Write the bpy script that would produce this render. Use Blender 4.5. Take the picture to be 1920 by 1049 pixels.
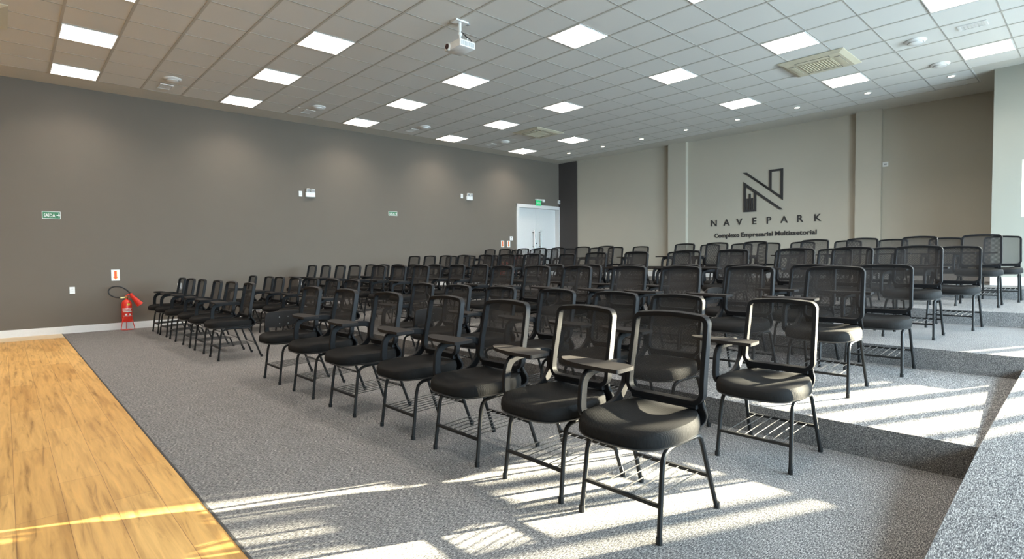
import bpy, bmesh, math, random
from mathutils import Vector, Matrix
random.seed(7)
PI = math.pi
C = bpy.context.scene.collection
for o in list(bpy.data.objects): bpy.data.objects.remove(o)

# ------------------------------------------------------------------ camera
CAMZ = 1.215
F_PX, PITCH, ROLL, YAW = 1027.69, 0.0365, -0.0099, 0.8241
cam_d = bpy.data.cameras.new('camera'); cam = bpy.data.objects.new('camera', cam_d); C.objects.link(cam)
cam_d.sensor_width = 36; cam_d.lens = 36 * F_PX / 1920; cam_d.clip_start = .05; cam_d.clip_end = 200
cy_, sy_, cp, sp = math.cos(YAW), math.sin(YAW), math.cos(PITCH), math.sin(PITCH)
R0 = Vector((sy_, -cy_, 0)); FW = Vector((cy_*cp, sy_*cp, -sp)); U0 = Vector((cy_*sp, sy_*sp, cp))
cr, sr = math.cos(ROLL), math.sin(ROLL)
RT = R0*cr + U0*sr; UP = U0*cr - R0*sr
M = Matrix((RT, UP, -FW)).transposed().to_4x4(); M.translation = (0, 0, CAMZ)
cam.matrix_world = M
bpy.context.scene.camera = cam

# ------------------------------------------------------------------ view, world, sun
S = bpy.context.scene
S.view_settings.view_transform = 'Standard'; S.view_settings.look = 'None'
S.view_settings.gamma = 1; S.view_settings.use_curve_mapping = False
S.view_settings.exposure = 0.52
S.cycles.transparent_max_bounces = 40; S.cycles.max_bounces = 10; S.cycles.diffuse_bounces = 6
S.cycles.sample_clamp_indirect = 6
w = bpy.data.worlds.new('sky'); S.world = w; w.use_nodes = True
w.node_tree.nodes['Background'].inputs[0].default_value = (.62, .80, 1, 1)
w.node_tree.nodes['Background'].inputs[1].default_value = 2.2
PANEL_E, PANEL_COL, PANEL_W = 3.8, (1, .90, .79), 13.0
SUN_E, SUN_COL, SUN_T = 115.0, (1, .86, .64), .207
DAY_E, DAY_COL = (70, 120, 320, 560, 640), (.66, .86, 1)
a = math.radians(156)
sd = bpy.data.lights.new('sun', 'SUN'); sd.energy = SUN_E; sd.color = SUN_COL; sd.angle = math.radians(.6)
sun = bpy.data.objects.new('sun', sd); C.objects.link(sun)
sun.rotation_euler = Vector((math.cos(a), math.sin(a), -SUN_T)).to_track_quat('-Z', 'Y').to_euler()
sun.location = (20, -8, 9)
SIDE_WIN = [(-3.6, -1.2), (-.4, 2.0), (2.8, 5.2), (6.0, 8.4), (9.2, 11.6)]     # the tall windows of the right wall
for i, (x0, x1) in enumerate(SIDE_WIN):
    ld = bpy.data.lights.new('daylight', 'AREA'); ld.shape = 'RECTANGLE'; ld.size = x1-x0; ld.size_y = 2.3
    ld.energy = DAY_E[i]; ld.color = DAY_COL
    lo = bpy.data.objects.new('daylight', ld); C.objects.link(lo)
    lo.location = ((x0+x1)/2, -4.56, 2.15); lo.rotation_euler = (math.radians(52), 0, 0); ld.spread = math.radians(135)

# ------------------------------------------------------------------ materials
def mat(name, col, rough=.5, spec=.5, metal=0, bump=None, noise=None, emit=None):
    m = bpy.data.materials.new(name); m.use_nodes = True
    nt = m.node_tree; b = nt.nodes['Principled BSDF']
    b.inputs['Base Color'].default_value = (*col, 1); b.inputs['Roughness'].default_value = rough
    b.inputs['Specular IOR Level'].default_value = spec; b.inputs['Metallic'].default_value = metal
    tc = nt.nodes.new('ShaderNodeTexCoord')
    sc, amt = noise or (40, .06)
    n = nt.nodes.new('ShaderNodeTexNoise'); n.inputs['Scale'].default_value = sc; n.inputs['Detail'].default_value = 4
    nt.links.new(tc.outputs['Object'], n.inputs['Vector'])
    r = nt.nodes.new('ShaderNodeMix'); r.data_type = 'RGBA'
    r.inputs[6].default_value = (*[c*(1-amt) for c in col], 1); r.inputs[7].default_value = (*[min(1, c*(1+amt)) for c in col], 1)
    nt.links.new(n.outputs['Fac'], r.inputs[0]); nt.links.new(r.outputs[2], b.inputs['Base Color'])
    if bump:
        bs, bd = bump
        n2 = nt.nodes.new('ShaderNodeTexNoise'); n2.inputs['Scale'].default_value = bs
        nt.links.new(tc.outputs['Object'], n2.inputs['Vector'])
        bp = nt.nodes.new('ShaderNodeBump'); bp.inputs['Strength'].default_value = bd; bp.inputs['Distance'].default_value = .002
        nt.links.new(n2.outputs['Fac'], bp.inputs['Height']); nt.links.new(bp.outputs['Normal'], b.inputs['Normal'])
    if emit:
        b.inputs['Emission Color'].default_value = (*emit[0], 1); b.inputs['Emission Strength'].default_value = emit[1]
    return m
def ramp(nt, stops):
    r = nt.nodes.new('ShaderNodeValToRGB'); e = r.color_ramp.elements
    while len(e) < len(stops): e.new(.5)
    for k, (p, c) in zip(e, stops): k.position = p; k.color = (*c, 1)
    return r
def M_(nt, op, a, b=None):
    n = nt.nodes.new('ShaderNodeMath'); n.operation = op
    for i, v in enumerate((a, b)):
        if v is None: continue
        if isinstance(v, (int, float)): n.inputs[i].default_value = v
        else: nt.links.new(v, n.inputs[i])
    return n.outputs[0]

def carpet_mat():
    m = bpy.data.materials.new('heather_carpet'); m.use_nodes = True; nt = m.node_tree; b = nt.nodes['Principled BSDF']
    b.inputs['Roughness'].default_value = .95; b.inputs['Specular IOR Level'].default_value = .1
    tc = nt.nodes.new('ShaderNodeTexCoord')
    mp = nt.nodes.new('ShaderNodeMapping'); mp.inputs['Rotation'].default_value = (0, 0, math.radians(8)); mp.inputs['Scale'].default_value = (60, 240, 240)
    nt.links.new(tc.outputs['Object'], mp.inputs[0])
    n = nt.nodes.new('ShaderNodeTexNoise'); n.inputs['Scale'].default_value = 1; n.inputs['Detail'].default_value = 3; n.inputs['Roughness'].default_value = .75
    nt.links.new(mp.outputs[0], n.inputs['Vector'])
    r = ramp(nt, [(.34, (.030, .030, .034)), (.46, (.110, .107, .110)), (.54, (.23, .225, .22)), (.66, (.56, .54, .51))])
    nt.links.new(n.outputs['Fac'], r.inputs[0])
    n2 = nt.nodes.new('ShaderNodeTexNoise'); n2.inputs['Scale'].default_value = 7; n2.inputs['Detail'].default_value = 5
    nt.links.new(tc.outputs['Object'], n2.inputs['Vector'])
    r2 = ramp(nt, [(.3, (.86, .86, .86)), (.7, (1.0, 1.0, 1.0))]); nt.links.new(n2.outputs['Fac'], r2.inputs[0])
    mx = nt.nodes.new('ShaderNodeMix'); mx.data_type = 'RGBA'; mx.blend_type = 'MULTIPLY'; mx.inputs[0].default_value = 1
    nt.links.new(r.outputs[0], mx.inputs[6]); nt.links.new(r2.outputs[0], mx.inputs[7]); nt.links.new(mx.outputs[2], b.inputs['Base Color'])
    bp = nt.nodes.new('ShaderNodeBump'); bp.inputs['Strength'].default_value = .35; bp.inputs['Distance'].default_value = .003
    nt.links.new(n.outputs['Fac'], bp.inputs['Height']); nt.links.new(bp.outputs[0], b.inputs['Normal'])
    return m

def wood_mat():
    m = bpy.data.materials.new('oak_planks'); m.use_nodes = True; nt = m.node_tree; b = nt.nodes['Principled BSDF']
    b.inputs['Roughness'].default_value = .42; b.inputs['Specular IOR Level'].default_value = .45
    tc = nt.nodes.new('ShaderNodeTexCoord'); sx = nt.nodes.new('ShaderNodeSeparateXYZ'); nt.links.new(tc.outputs['Object'], sx.inputs[0])
    cb = nt.nodes.new('ShaderNodeCombineXYZ'); nt.links.new(sx.outputs[1], cb.inputs[0]); nt.links.new(sx.outputs[0], cb.inputs[1])
    br = nt.nodes.new('ShaderNodeTexBrick'); br.offset = .37; br.inputs['Scale'].default_value = 1
    br.inputs['Brick Width'].default_value = 1.3; br.inputs['Row Height'].default_value = .185; br.inputs['Mortar Size'].default_value = .0012
    br.inputs['Color1'].default_value = (.58, .32, .092, 1); br.inputs['Color2'].default_value = (.70, .42, .14, 1); br.inputs['Mortar'].default_value = (.25, .12, .04, 1)
    nt.links.new(cb.outputs[0], br.inputs['Vector'])
    mp = nt.nodes.new('ShaderNodeMapping'); mp.inputs['Scale'].default_value = (22, 1.4, 1); nt.links.new(tc.outputs['Object'], mp.inputs[0])
    n = nt.nodes.new('ShaderNodeTexNoise'); n.inputs['Scale'].default_value = 1.3; n.inputs['Detail'].default_value = 7; n.inputs['Roughness'].default_value = .62; n.inputs['Distortion'].default_value = .7
    nt.links.new(mp.outputs[0], n.inputs['Vector'])
    r = ramp(nt, [(.28, (.42, .36, .29)), (.42, (.86, .84, .80)), (.56, (1, 1, 1)), (.72, (1.12, 1.10, 1.05))]); nt.links.new(n.outputs['Fac'], r.inputs[0])
    mx = nt.nodes.new('ShaderNodeMix'); mx.data_type = 'RGBA'; mx.blend_type = 'MULTIPLY'; mx.inputs[0].default_value = 1
    nt.links.new(br.outputs['Color'], mx.inputs[6]); nt.links.new(r.outputs[0], mx.inputs[7])
    mp3 = nt.nodes.new('ShaderNodeMapping'); mp3.inputs['Scale'].default_value = (13, 1.0, 1); nt.links.new(tc.outputs['Object'], mp3.inputs[0])
    n3 = nt.nodes.new('ShaderNodeTexNoise'); n3.inputs['Scale'].default_value = 1.1; n3.inputs['Detail'].default_value = 3
    nt.links.new(mp3.outputs[0], n3.inputs['Vector'])
    r3 = ramp(nt, [(.30, (.62, .56, .48)), (.48, (1, 1, 1))]); nt.links.new(n3.outputs['Fac'], r3.inputs[0])
    mx2 = nt.nodes.new('ShaderNodeMix'); mx2.data_type = 'RGBA'; mx2.blend_type = 'MULTIPLY'; mx2.inputs[0].default_value = .8
    nt.links.new(mx.outputs[2], mx2.inputs[6]); nt.links.new(r3.outputs[0], mx2.inputs[7]); nt.links.new(mx2.outputs[2], b.inputs['Base Color'])
    return m

def mesh_mat():
    m = bpy.data.materials.new('black_net_fabric'); m.use_nodes = True; nt = m.node_tree
    b = nt.nodes['Principled BSDF']; b.inputs['Base Color'].default_value = (.040, .038, .038, 1); b.inputs['Roughness'].default_value = .6
    b.inputs['Specular IOR Level'].default_value = .3
    tc = nt.nodes.new('ShaderNodeTexCoord'); sx = nt.nodes.new('ShaderNodeSeparateXYZ'); nt.links.new(tc.outputs['Object'], sx.inputs[0])
    u = M_(nt, 'MULTIPLY', M_(nt, 'ADD', sx.outputs[1], sx.outputs[2]), 1/.0075)
    v = M_(nt, 'MULTIPLY', M_(nt, 'SUBTRACT', sx.outputs[1], sx.outputs[2]), 1/.0075)
    pu = M_(nt, 'PINGPONG', u, .5); pv = M_(nt, 'PINGPONG', v, .5)
    hole = M_(nt, 'MULTIPLY', M_(nt, 'GREATER_THAN', pu, .18), M_(nt, 'GREATER_THAN', pv, .18))
    n = nt.nodes.new('ShaderNodeTexNoise'); n.inputs['Scale'].default_value = 30; nt.links.new(tc.outputs['Object'], n.inputs['Vector'])
    hole = M_(nt, 'MULTIPLY', hole, M_(nt, 'ADD', M_(nt, 'MULTIPLY', n.outputs['Fac'], .1), .86))
    tr = nt.nodes.new('ShaderNodeBsdfTransparent'); mix = nt.nodes.new('ShaderNodeMixShader')
    nt.links.new(hole, mix.inputs[0]); nt.links.new(b.outputs[0], mix.inputs[1]); nt.links.new(tr.outputs[0], mix.inputs[2])
    nt.links.new(mix.outputs[0], nt.nodes['Material Output'].inputs[0])
    return m

def seat_mat():
    m = mat('black_spacer_fabric', (.012, .0115, .0112), .78, .12)
    nt = m.node_tree; b = nt.nodes['Principled BSDF']
    tc = nt.nodes.new('ShaderNodeTexCoord'); sx = nt.nodes.new('ShaderNodeSeparateXYZ'); nt.links.new(tc.outputs['Object'], sx.inputs[0])
    u = M_(nt, 'MULTIPLY', M_(nt, 'ADD', sx.outputs[1], sx.outputs[0]), 1/.008); v = M_(nt, 'MULTIPLY', M_(nt, 'SUBTRACT', sx.outputs[1], sx.outputs[0]), 1/.008)
    hgt = M_(nt, 'MULTIPLY', M_(nt, 'PINGPONG', u, .5), M_(nt, 'PINGPONG', v, .5))
    bp = nt.nodes.new('ShaderNodeBump'); bp.inputs['Strength'].default_value = .8; bp.inputs['Distance'].default_value = .004
    nt.links.new(hgt, bp.inputs['Height']); nt.links.new(bp.outputs[0], b.inputs['Normal'])
    return m

def tile_mat():
    m = mat('mineral_tile', (.74, .735, .70), .9, .1, noise=(300, .05), bump=(250, .25)); return m

MT = dict(
    carpet=carpet_mat(), wood=wood_mat(), net=mesh_mat(), seat=seat_mat(), tile=tile_mat(),
    pale_oak=mat('pale_threshold', (.66, .52, .34), .5, noise=(9, .15)),
    dwall=mat('charcoal_paint', (.158, .136, .112), .85, .25, bump=(180, .2), noise=(3, .03)),
    dwall2=mat('dark_brown_paint', (.070, .062, .058), .85, .25, bump=(180, .2), noise=(3, .03)),
    gwall=mat('greige_paint', (.47, .435, .36), .85, .25, bump=(180, .2), noise=(3, .02)),
    lwall=mat('light_grey_paint', (.33, .33, .285), .85, .25, bump=(180, .2), noise=(3, .02)),
    white=mat('white_lacquer', (.74, .73, .71), .4), wplas=mat('white_plastic', (.82, .82, .80), .35),
    border=mat('gypsum_border', (.62, .60, .54), .9, .1), rail=mat('grid_rail', (.52, .50, .45), .6),
    thin=mat('thin_rail', (.40, .39, .36), .7),
    metal=mat('black_steel', (.012, .012, .012), .5, .3), plastic=mat('black_plastic', (.010, .010, .011), .55, .18, bump=(400, .15)),
    shell=mat('seat_shell', (.03, .03, .03), .4, .5), rod=mat('steel_rod', (.12, .115, .11), .3, .6, metal=.6),
    tablet=mat('tablet_laminate', (.020, .0175, .0165), .7, .14), chrome=mat('brushed_steel', (.22, .21, .19), .3, metal=1),
    cream=mat('aged_cream_plastic', (.62, .57, .43), .5), creamd=mat('cream_grille', (.46, .41, .29), .6),
    black=mat('black_letters', (.035, .033, .033), .6), dark=mat('dark_gap', (.03, .03, .03), .7),
    green=mat('sign_green', (.03, .18, .075), .5), greenb=mat('lit_green', (.02, .42, .14), .5, emit=((.03, .6, .2), .35)),
    red=mat('fire_red', (.72, .035, .018), .3), orange=mat('orange_red', (.85, .10, .02), .5), yellow=mat('yellow', (.9, .62, .08), .5),
    rubber=mat('rubber_hose', (.02, .02, .02), .5), brass=mat('brass', (.6, .45, .18), .3, metal=1),
    grey=mat('grey_plastic', (.35, .35, .35), .5), glassdark=mat('lens_glass', (.05, .02, .02), .1),
    panel=mat('led_diffuser', (.9, .9, .9), .5, emit=(PANEL_COL, PANEL_E)),
    spot=mat('spot_lens', (.9, .9, .8), .4, emit=((1, .86, .6), 9)),
)
def glass(name, frost):
    m = bpy.data.materials.new(name); m.use_nodes = True; nt = m.node_tree; nt.nodes.remove(nt.nodes['Principled BSDF'])
    tr = nt.nodes.new('ShaderNodeBsdfTransparent'); tr.inputs[0].default_value = (.94, .97, .97, 1)
    g = nt.nodes.new('ShaderNodeBsdfTranslucent' if frost else 'ShaderNodeBsdfGlossy')
    g.inputs[0].default_value = (.9, .95, 1, 1)
    mix = nt.nodes.new('ShaderNodeMixShader')
    if frost: mix.inputs[0].default_value = 1
    else:
        fr = nt.nodes.new('ShaderNodeFresnel'); fr.inputs[0].default_value = 1.2; nt.links.new(fr.outputs[0], mix.inputs[0]); g.inputs['Roughness'].default_value = .02
    nt.links.new(tr.outputs[0], mix.inputs[1]); nt.links.new(g.outputs[0], mix.inputs[2]); nt.links.new(mix.outputs[0], nt.nodes['Material Output'].inputs[0])
    return m
MT['glass'] = glass('clear_glass', False); MT['frost'] = glass('frosted_glass', True)

# ------------------------------------------------------------------ mesh helpers
def box(bm, x0, x1, y0, y1, z0, z1, mi=0):
    vs = [bm.verts.new(p) for p in ((x0,y0,z0),(x1,y0,z0),(x1,y1,z0),(x0,y1,z0),(x0,y0,z1),(x1,y0,z1),(x1,y1,z1),(x0,y1,z1))]
    for f in ((0,3,2,1),(4,5,6,7),(0,1,5,4),(1,2,6,5),(2,3,7,6),(3,0,4,7)):
        bm.faces.new([vs[i] for i in f]).material_index = mi
    return vs
def obox(bm, c, sx, sy, sz, rot=None, mi=0, bev=0):
    m = Matrix.Translation(c) @ (rot.to_4x4() if rot else Matrix.Identity(4)) @ Matrix.Diagonal((sx, sy, sz, 1))
    r = bmesh.ops.create_cube(bm, size=1, matrix=m)
    fs = {f for v in r['verts'] for f in v.link_faces}
    for f in fs: f.material_index = mi
    if bev:
        es = list({e for v in r['verts'] for e in v.link_edges})
        bmesh.ops.bevel(bm, geom=es, offset=bev, segments=2, affect='EDGES', profile=.5)
def sweep(bm, pts, prof, closed=False, up=Vector((0,1,0)), mi=0, cap=True):
    """sweep a profile (list of (a,b)) along pts; a runs along (tangent x up), b along up"""
    pts = [Vector(p) for p in pts]; n = len(pts); rings = []
    for i, p in enumerate(pts):
        if closed: t = pts[(i+1) % n] - pts[i-1]
        else: t = pts[min(i+1, n-1)] - pts[max(i-1, 0)]
        t.normalize(); s = t.cross(up)
        if s.length < 1e-4: s = t.cross(Vector((1,0,0)))
        s.normalize(); u2 = s.cross(t).normalized()
        pr = prof(i/(n-1)) if callable(prof) else prof
        rings.append([bm.verts.new(p + s*a + u2*b) for a, b in pr])
    k = len(rings[0])
    for i in range(n if closed else n-1):
        A, B = rings[i], rings[(i+1) % n]
        for j in range(k): bm.faces.new((A[j], A[(j+1) % k], B[(j+1) % k], B[j])).material_index = mi
    if cap and not closed:
        bm.faces.new(rings[0][::-1]).material_index = mi; bm.faces.new(rings[-1]).material_index = mi
def circ(r, n=8): return [(r*math.cos(2*PI*i/n), r*math.sin(2*PI*i/n)) for i in range(n)]
def rect(a, b, c=.3):
    a /= 2; b /= 2; q = min(a, b)*c
    return [(a-q,-b),(a,-b+q),(a,b-q),(a-q,b),(-a+q,b),(-a,b-q),(-a,-b+q),(-a+q,-b)]
def tube(bm, pts, r, n=8, up=None, mi=0): sweep(bm, pts, circ(r, n), up=up or Vector((.13,.99,.05)), mi=mi)
def smooth_path(pts, it=2, closed=False):
    pts = [Vector(p) for p in pts]
    for _ in range(it):
        q = [] if closed else [pts[0]]
        m = len(pts)
        for i in range(m if closed else m-1):
            a_, b_ = pts[i], pts[(i+1) % m]
            q += [a_*.75+b_*.25, a_*.25+b_*.75]
        if not closed: q.append(pts[-1])
        pts = q
    return pts
def lathe(bm, prof, c=(0,0,0), n=20, axis='z', mi=0):
    rings = []
    for r, z in prof:
        ring = []
        for i in range(n):
            t = 2*PI*i/n; x, y = r*math.cos(t), r*math.sin(t)
            p = (x, y, z) if axis == 'z' else ((z, x, y) if axis == 'x' else (x, z, y))
            ring.append(bm.verts.new(Vector(c)+Vector(p)))
        rings.append(ring)
    for A, B in zip(rings, rings[1:]):
        for j in range(n): bm.faces.new((A[j], A[(j+1) % n], B[(j+1) % n], B[j])).material_index = mi
    bm.faces.new(rings[0][::-1]).material_index = mi; bm.faces.new(rings[-1]).material_index = mi
def prism(bm, pts, z0, z1, mi=0, fn=None):
    fn = fn or (lambda x, y, z: (x, y, z))
    A = [bm.verts.new(fn(x, y, z0)) for x, y in pts]; B = [bm.verts.new(fn(x, y, z1)) for x, y in pts]; n = len(pts)
    bm.faces.new(A[::-1]).material_index = mi; bm.faces.new(B).material_index = mi
    for i in range(n): bm.faces.new((A[i], A[(i+1) % n], B[(i+1) % n], B[i])).material_index = mi
def nb(): return bmesh.new()
def obj(name, bm, m, parent=None, smooth=False, loc=None):
    bmesh.ops.recalc_face_normals(bm, faces=bm.faces)
    me = bpy.data.meshes.new(name); bm.to_mesh(me); bm.free()
    for x in (m if isinstance(m, (list, tuple)) else [m]): me.materials.append(MT[x])
    if smooth:
        for p in me.polygons: p.use_smooth = True
        try: me.set_sharp_from_angle(angle=math.radians(40))
        except Exception: pass
    o = bpy.data.objects.new(name, me); C.objects.link(o)
    if parent: o.parent = parent
    if loc: o.location = loc
    return o
def thing(name, label, cat, loc=(0,0,0), rotz=0, group=None, kind=None):
    o = bpy.data.objects.new(name, None); C.objects.link(o); o.location = loc; o.rotation_euler = (0,0,rotz); o.empty_display_size = .1
    if label: o['label'] = label; o['category'] = cat
    if group: o['group'] = group
    if kind: o['kind'] = kind
    return o
def tag(o, label, cat, group=None):
    o['label'] = label; o['category'] = cat
    if group: o['group'] = group
    return o
def struct(name, bm, m, parent=None, smooth=False):
    o = obj(name, bm, m, parent, smooth)
    if not parent: o['kind'] = 'structure'
    return o
def dup(root, loc, rotz=None, label=None, group=None):
    r = root.copy(); C.objects.link(r); r.location = loc
    if rotz is not None: r.rotation_euler = (0, 0, rotz)
    if label: r['label'] = label
    if group: r['group'] = group
    for ch in list(root.children):
        c = ch.copy(); C.objects.link(c); c.parent = r
        for g in list(ch.children):
            d = g.copy(); C.objects.link(d); d.parent = c
    return r
def text_mesh(bm_dst, s, size, fn, bold=0, mi=0, spacing=1, width=None, depth=.004):
    """letters as mesh, centred; fn maps (u, v, w) -> world"""
    cu = bpy.data.curves.new('t', 'FONT'); cu.body = s; cu.size = size; cu.extrude = depth/2; cu.offset = bold; cu.space_character = spacing
    cu.resolution_u = 3
    to = bpy.data.objects.new('t', cu); C.objects.link(to); bpy.context.view_layer.update()
    me = bpy.data.meshes.new_from_object(to.evaluated_get(bpy.context.evaluated_depsgraph_get()))
    bpy.data.objects.remove(to)
    xs = [v.co.x for v in me.vertices]; ys = [v.co.y for v in me.vertices]
    cx = (min(xs)+max(xs))/2; cyy = min(ys) if True else 0; k = (width/(max(xs)-min(xs))) if width else 1
    b2 = bmesh.new(); b2.from_mesh(me); bpy.data.meshes.remove(me)
    mp = {}
    for v in b2.verts: mp[v] = bm_dst.verts.new(fn((v.co.x-cx)*k, v.co.y, v.co.z+depth/2))
    for f in b2.faces:
        try: bm_dst.faces.new([mp[v] for v in f.verts]).material_index = mi
        except ValueError: pass
    b2.free()

# ------------------------------------------------------------------ the shell
CEIL = 4.297
TX = [3.77, 6.07, 8.50, 10.93]; TZ = [0, .19, .375, .545, .705]
def ly(x): return 12.29 - .0145*x             # left wall line
def bx(y): return 13.806 - .0384*y            # back wall line
RAMP_Y = .43
RAMP = [(1.3, 0), (2.49, .095), (3.77, .20), (6.07, .275), (8.5, .45), (10.93, .62), (12.17, .705)]
WALLR = -4.6
bm = nb(); box(bm, .70, TX[0]+.02, WALLR, ly(0)+.1, -.1, 0); struct('floor', bm, 'carpet')
for i in range(4):
    bm = nb(); x1 = TX[i+1]+.02 if i < 3 else 14.2
    box(bm, TX[i], x1, RAMP_Y-.02 if i < 3 else WALLR, ly(0)+.1, -.1, TZ[i+1])
    struct('floor', bm, 'carpet')
bm = nb(); prism(bm, [(x, z) for x, z in RAMP]+[(12.17, -.1), (1.3, -.1)], WALLR, RAMP_Y, fn=lambda x, z, y: (x, y, z)); struct('floor', bm, 'carpet')
bm = nb(); box(bm, -6.2, .70, WALLR, 11.62, -.1, .002); struct('floor', bm, 'wood')
bm = nb(); box(bm, -6.2, .70, 11.62, ly(-6)+.1, -.1, .003); struct('floor', bm, 'pale_oak')
bm = nb(); box(bm, .694, .706, WALLR, 12.27, 0, .004); struct('trim_1', bm, 'dark')

def quadwall(p0, p1, z0, z1, th, name, m):
    d = Vector((p1[0]-p0[0], p1[1]-p0[1], 0)); n = Vector((-d.y, d.x, 0)).normalized()*th
    bm = nb(); prism(bm, [(p0[0], p0[1]), (p1[0], p1[1]), (p1[0]+n.x, p1[1]+n.y), (p0[0]+n.x, p0[1]+n.y)], z0, z1); return struct(name, bm, m)
# left wall, with the door opening X 11.43..13.36, top 2.88
DX0, DX1, DZ = 11.50, 13.30, 2.82
quadwall((-6.3, ly(-6.3)), (DX0, ly(DX0)), -.1, CEIL, .25, 'wall_left', 'dwall')
quadwall((DX1, ly(DX1)), (13.6, ly(13.6)), -.1, CEIL, .25, 'wall_left', 'dwall')
quadwall((DX0, ly(DX0)), (DX1, ly(DX1)), DZ, CEIL, .25, 'wall_left', 'dwall')
# back wall and its dark painted corner
quadwall((bx(12.3), 12.3), (bx(-5), -5), -.1, CEIL, .25, 'wall_back', 'gwall') if False else None
bm = nb(); prism(bm, [(bx(12.4), 12.4), (bx(1.25), 1.25), (bx(1.25)+.3, 1.25), (bx(12.4)+.3, 12.4)], -.1, CEIL); struct('wall_back', bm, 'gwall')
bm = nb(); prism(bm, [(bx(11.36)-.035, 11.36), (bx(12.3)-.035, 12.3), (bx(12.3)+.05, 12.3), (bx(11.36)+.05, 11.36)], TZ[4], CEIL); struct('trim_2', bm, 'dwall2')
for k, (y0, y1) in enumerate(((7.62, 8.14), (3.22, 3.69))):
    bm = nb(); prism(bm, [(bx(y0)-.12, y0), (bx(y1)-.12, y1), (bx(y1)+.05, y1), (bx(y0)+.05, y0)], TZ[4], CEIL); struct('trim_%d' % (3+k), bm, 'gwall')
# front and right walls (behind and beside the camera)
bm = nb(); box(bm, -6.5, -6.2, WALLR-.3, 12.7, -.1, CEIL); struct('wall_front', bm, 'lwall')
bm = nb()
SILL, HEAD = 1.0, 3.3
xs = [-6.5] + [v for w_ in SIDE_WIN for v in w_] + [14.3]
box(bm, -6.5, 14.3, WALLR-.3, WALLR, -.1, SILL); box(bm, -6.5, 14.3, WALLR-.3, WALLR, HEAD, CEIL)
for i in range(0, len(xs), 2): box(bm, xs[i], xs[i+1], WALLR-.3, WALLR, SILL, HEAD)
struct('wall_right', bm, 'lwall')
for i, (x0, x1) in enumerate(SIDE_WIN):
    t = thing('window_%d' % (i+1), None, None, (x0, WALLR-.15, SILL), kind='structure'); W_, H_ = x1-x0, HEAD-SILL
    bm = nb()
    for q in ((0, .05, 0, H_), (W_-.05, W_, 0, H_), (W_/2-.03, W_/2+.03, 0, H_)): box(bm, q[0], q[1], -.04, .04, q[2], q[3])
    box(bm, 0, W_, -.039, .039, 0, .05); box(bm, 0, W_, -.039, .039, H_-.05, H_)
    obj('window_frame', bm, 'white', t)
    bm = nb(); box(bm, .04, W_-.04, -.004, .004, .04, H_-.04); obj('pane', bm, 'glass', t)
# the jog wall at the right rear (X = 12.17): windows with upright bars
JX, JY = 12.17, 1.30
WA = (-.45, .935, 1.83, 2.76); WB = (-3.32, -1.90, 1.45, 3.15); WC = (-4.55, -3.97, 1.45, 3.15)
bm = nb(); JT = .22
def jb(y0, y1, z0, z1): box(bm, JX, JX+JT, y0, y1, z0, z1)
jb(WA[1], JY, -.1, CEIL); jb(WA[0], WA[1], -.1, WA[2]); jb(WA[0], WA[1], WA[3], CEIL)
jb(WB[1], WA[0], -.1, CEIL); jb(WB[0], WB[1], -.1, WB[2]); jb(WB[0], WB[1], WB[3], CEIL)
jb(WC[1], WB[0], -.1, CEIL); jb(WC[0], WC[1], -.1, WC[2]); jb(WC[0], WC[1], WC[3], CEIL); jb(WALLR-.3, WC[0], -.1, CEIL)
struct('wall_right', bm, 'lwall')
bm = nb(); box(bm, JX+JT, bx(1.3)+.1, JY-.2, JY, -.1, CEIL); struct('wall_right', bm, 'lwall')
# openings in the sun-shadow rhythm: bars sit at the inner face
t = thing('window_6', None, None, (JX, 0, 0), kind='structure')
bm = nb(); box(bm, .06, .12, WA[0], WA[1], WA[2], WA[2]+.04); box(bm, .06, .12, WA[0], WA[1], WA[3]-.04, WA[3])
for y in (WA[0], (WA[0]+WA[1])/2-.02, WA[1]-.04): box(bm, .061, .119, y, y+.04, WA[2], WA[3])
obj('window_frame', bm, 'white', t)
bm = nb(); box(bm, .085, .095, WA[0]+.02, WA[1]-.02, WA[2]+.02, WA[3]-.02); obj('pane', bm, 'frost', t)
t = thing('window_7', None, None, (JX, 0, 0), kind='structure')
bm = nb(); box(bm, .0, .08, WB[0], WB[1], WB[2], WB[2]+.04); box(bm, .0, .08, WB[0], WB[1], WB[3]-.04, WB[3])
for y0, y1 in ((-2.075, -1.945), (-2.48, -2.335), (-2.82, -2.695), (-3.175, -3.05)): box(bm, .001, .06, y0, y1, WB[2], WB[3])
obj('window_frame', bm, 'white', t)
bm = nb(); box(bm, .065, .07, WB[0]+.02, WB[1]-.02, WB[2]+.02, WB[3]-.02); obj('pane', bm, 'glass', t)
t = thing('window_8', None, None, (JX, 0, 0), kind='structure')
bm = nb(); box(bm, .0, .08, WC[0], WC[1], WC[2], WC[2]+.04); box(bm, .0, .08, WC[0], WC[1], WC[3]-.04, WC[3]); obj('window_frame', bm, 'white', t)
bm = nb(); box(bm, .065, .07, WC[0], WC[1], WC[2]+.02, WC[3]-.02); obj('pane', bm, 'glass', t)

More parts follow.
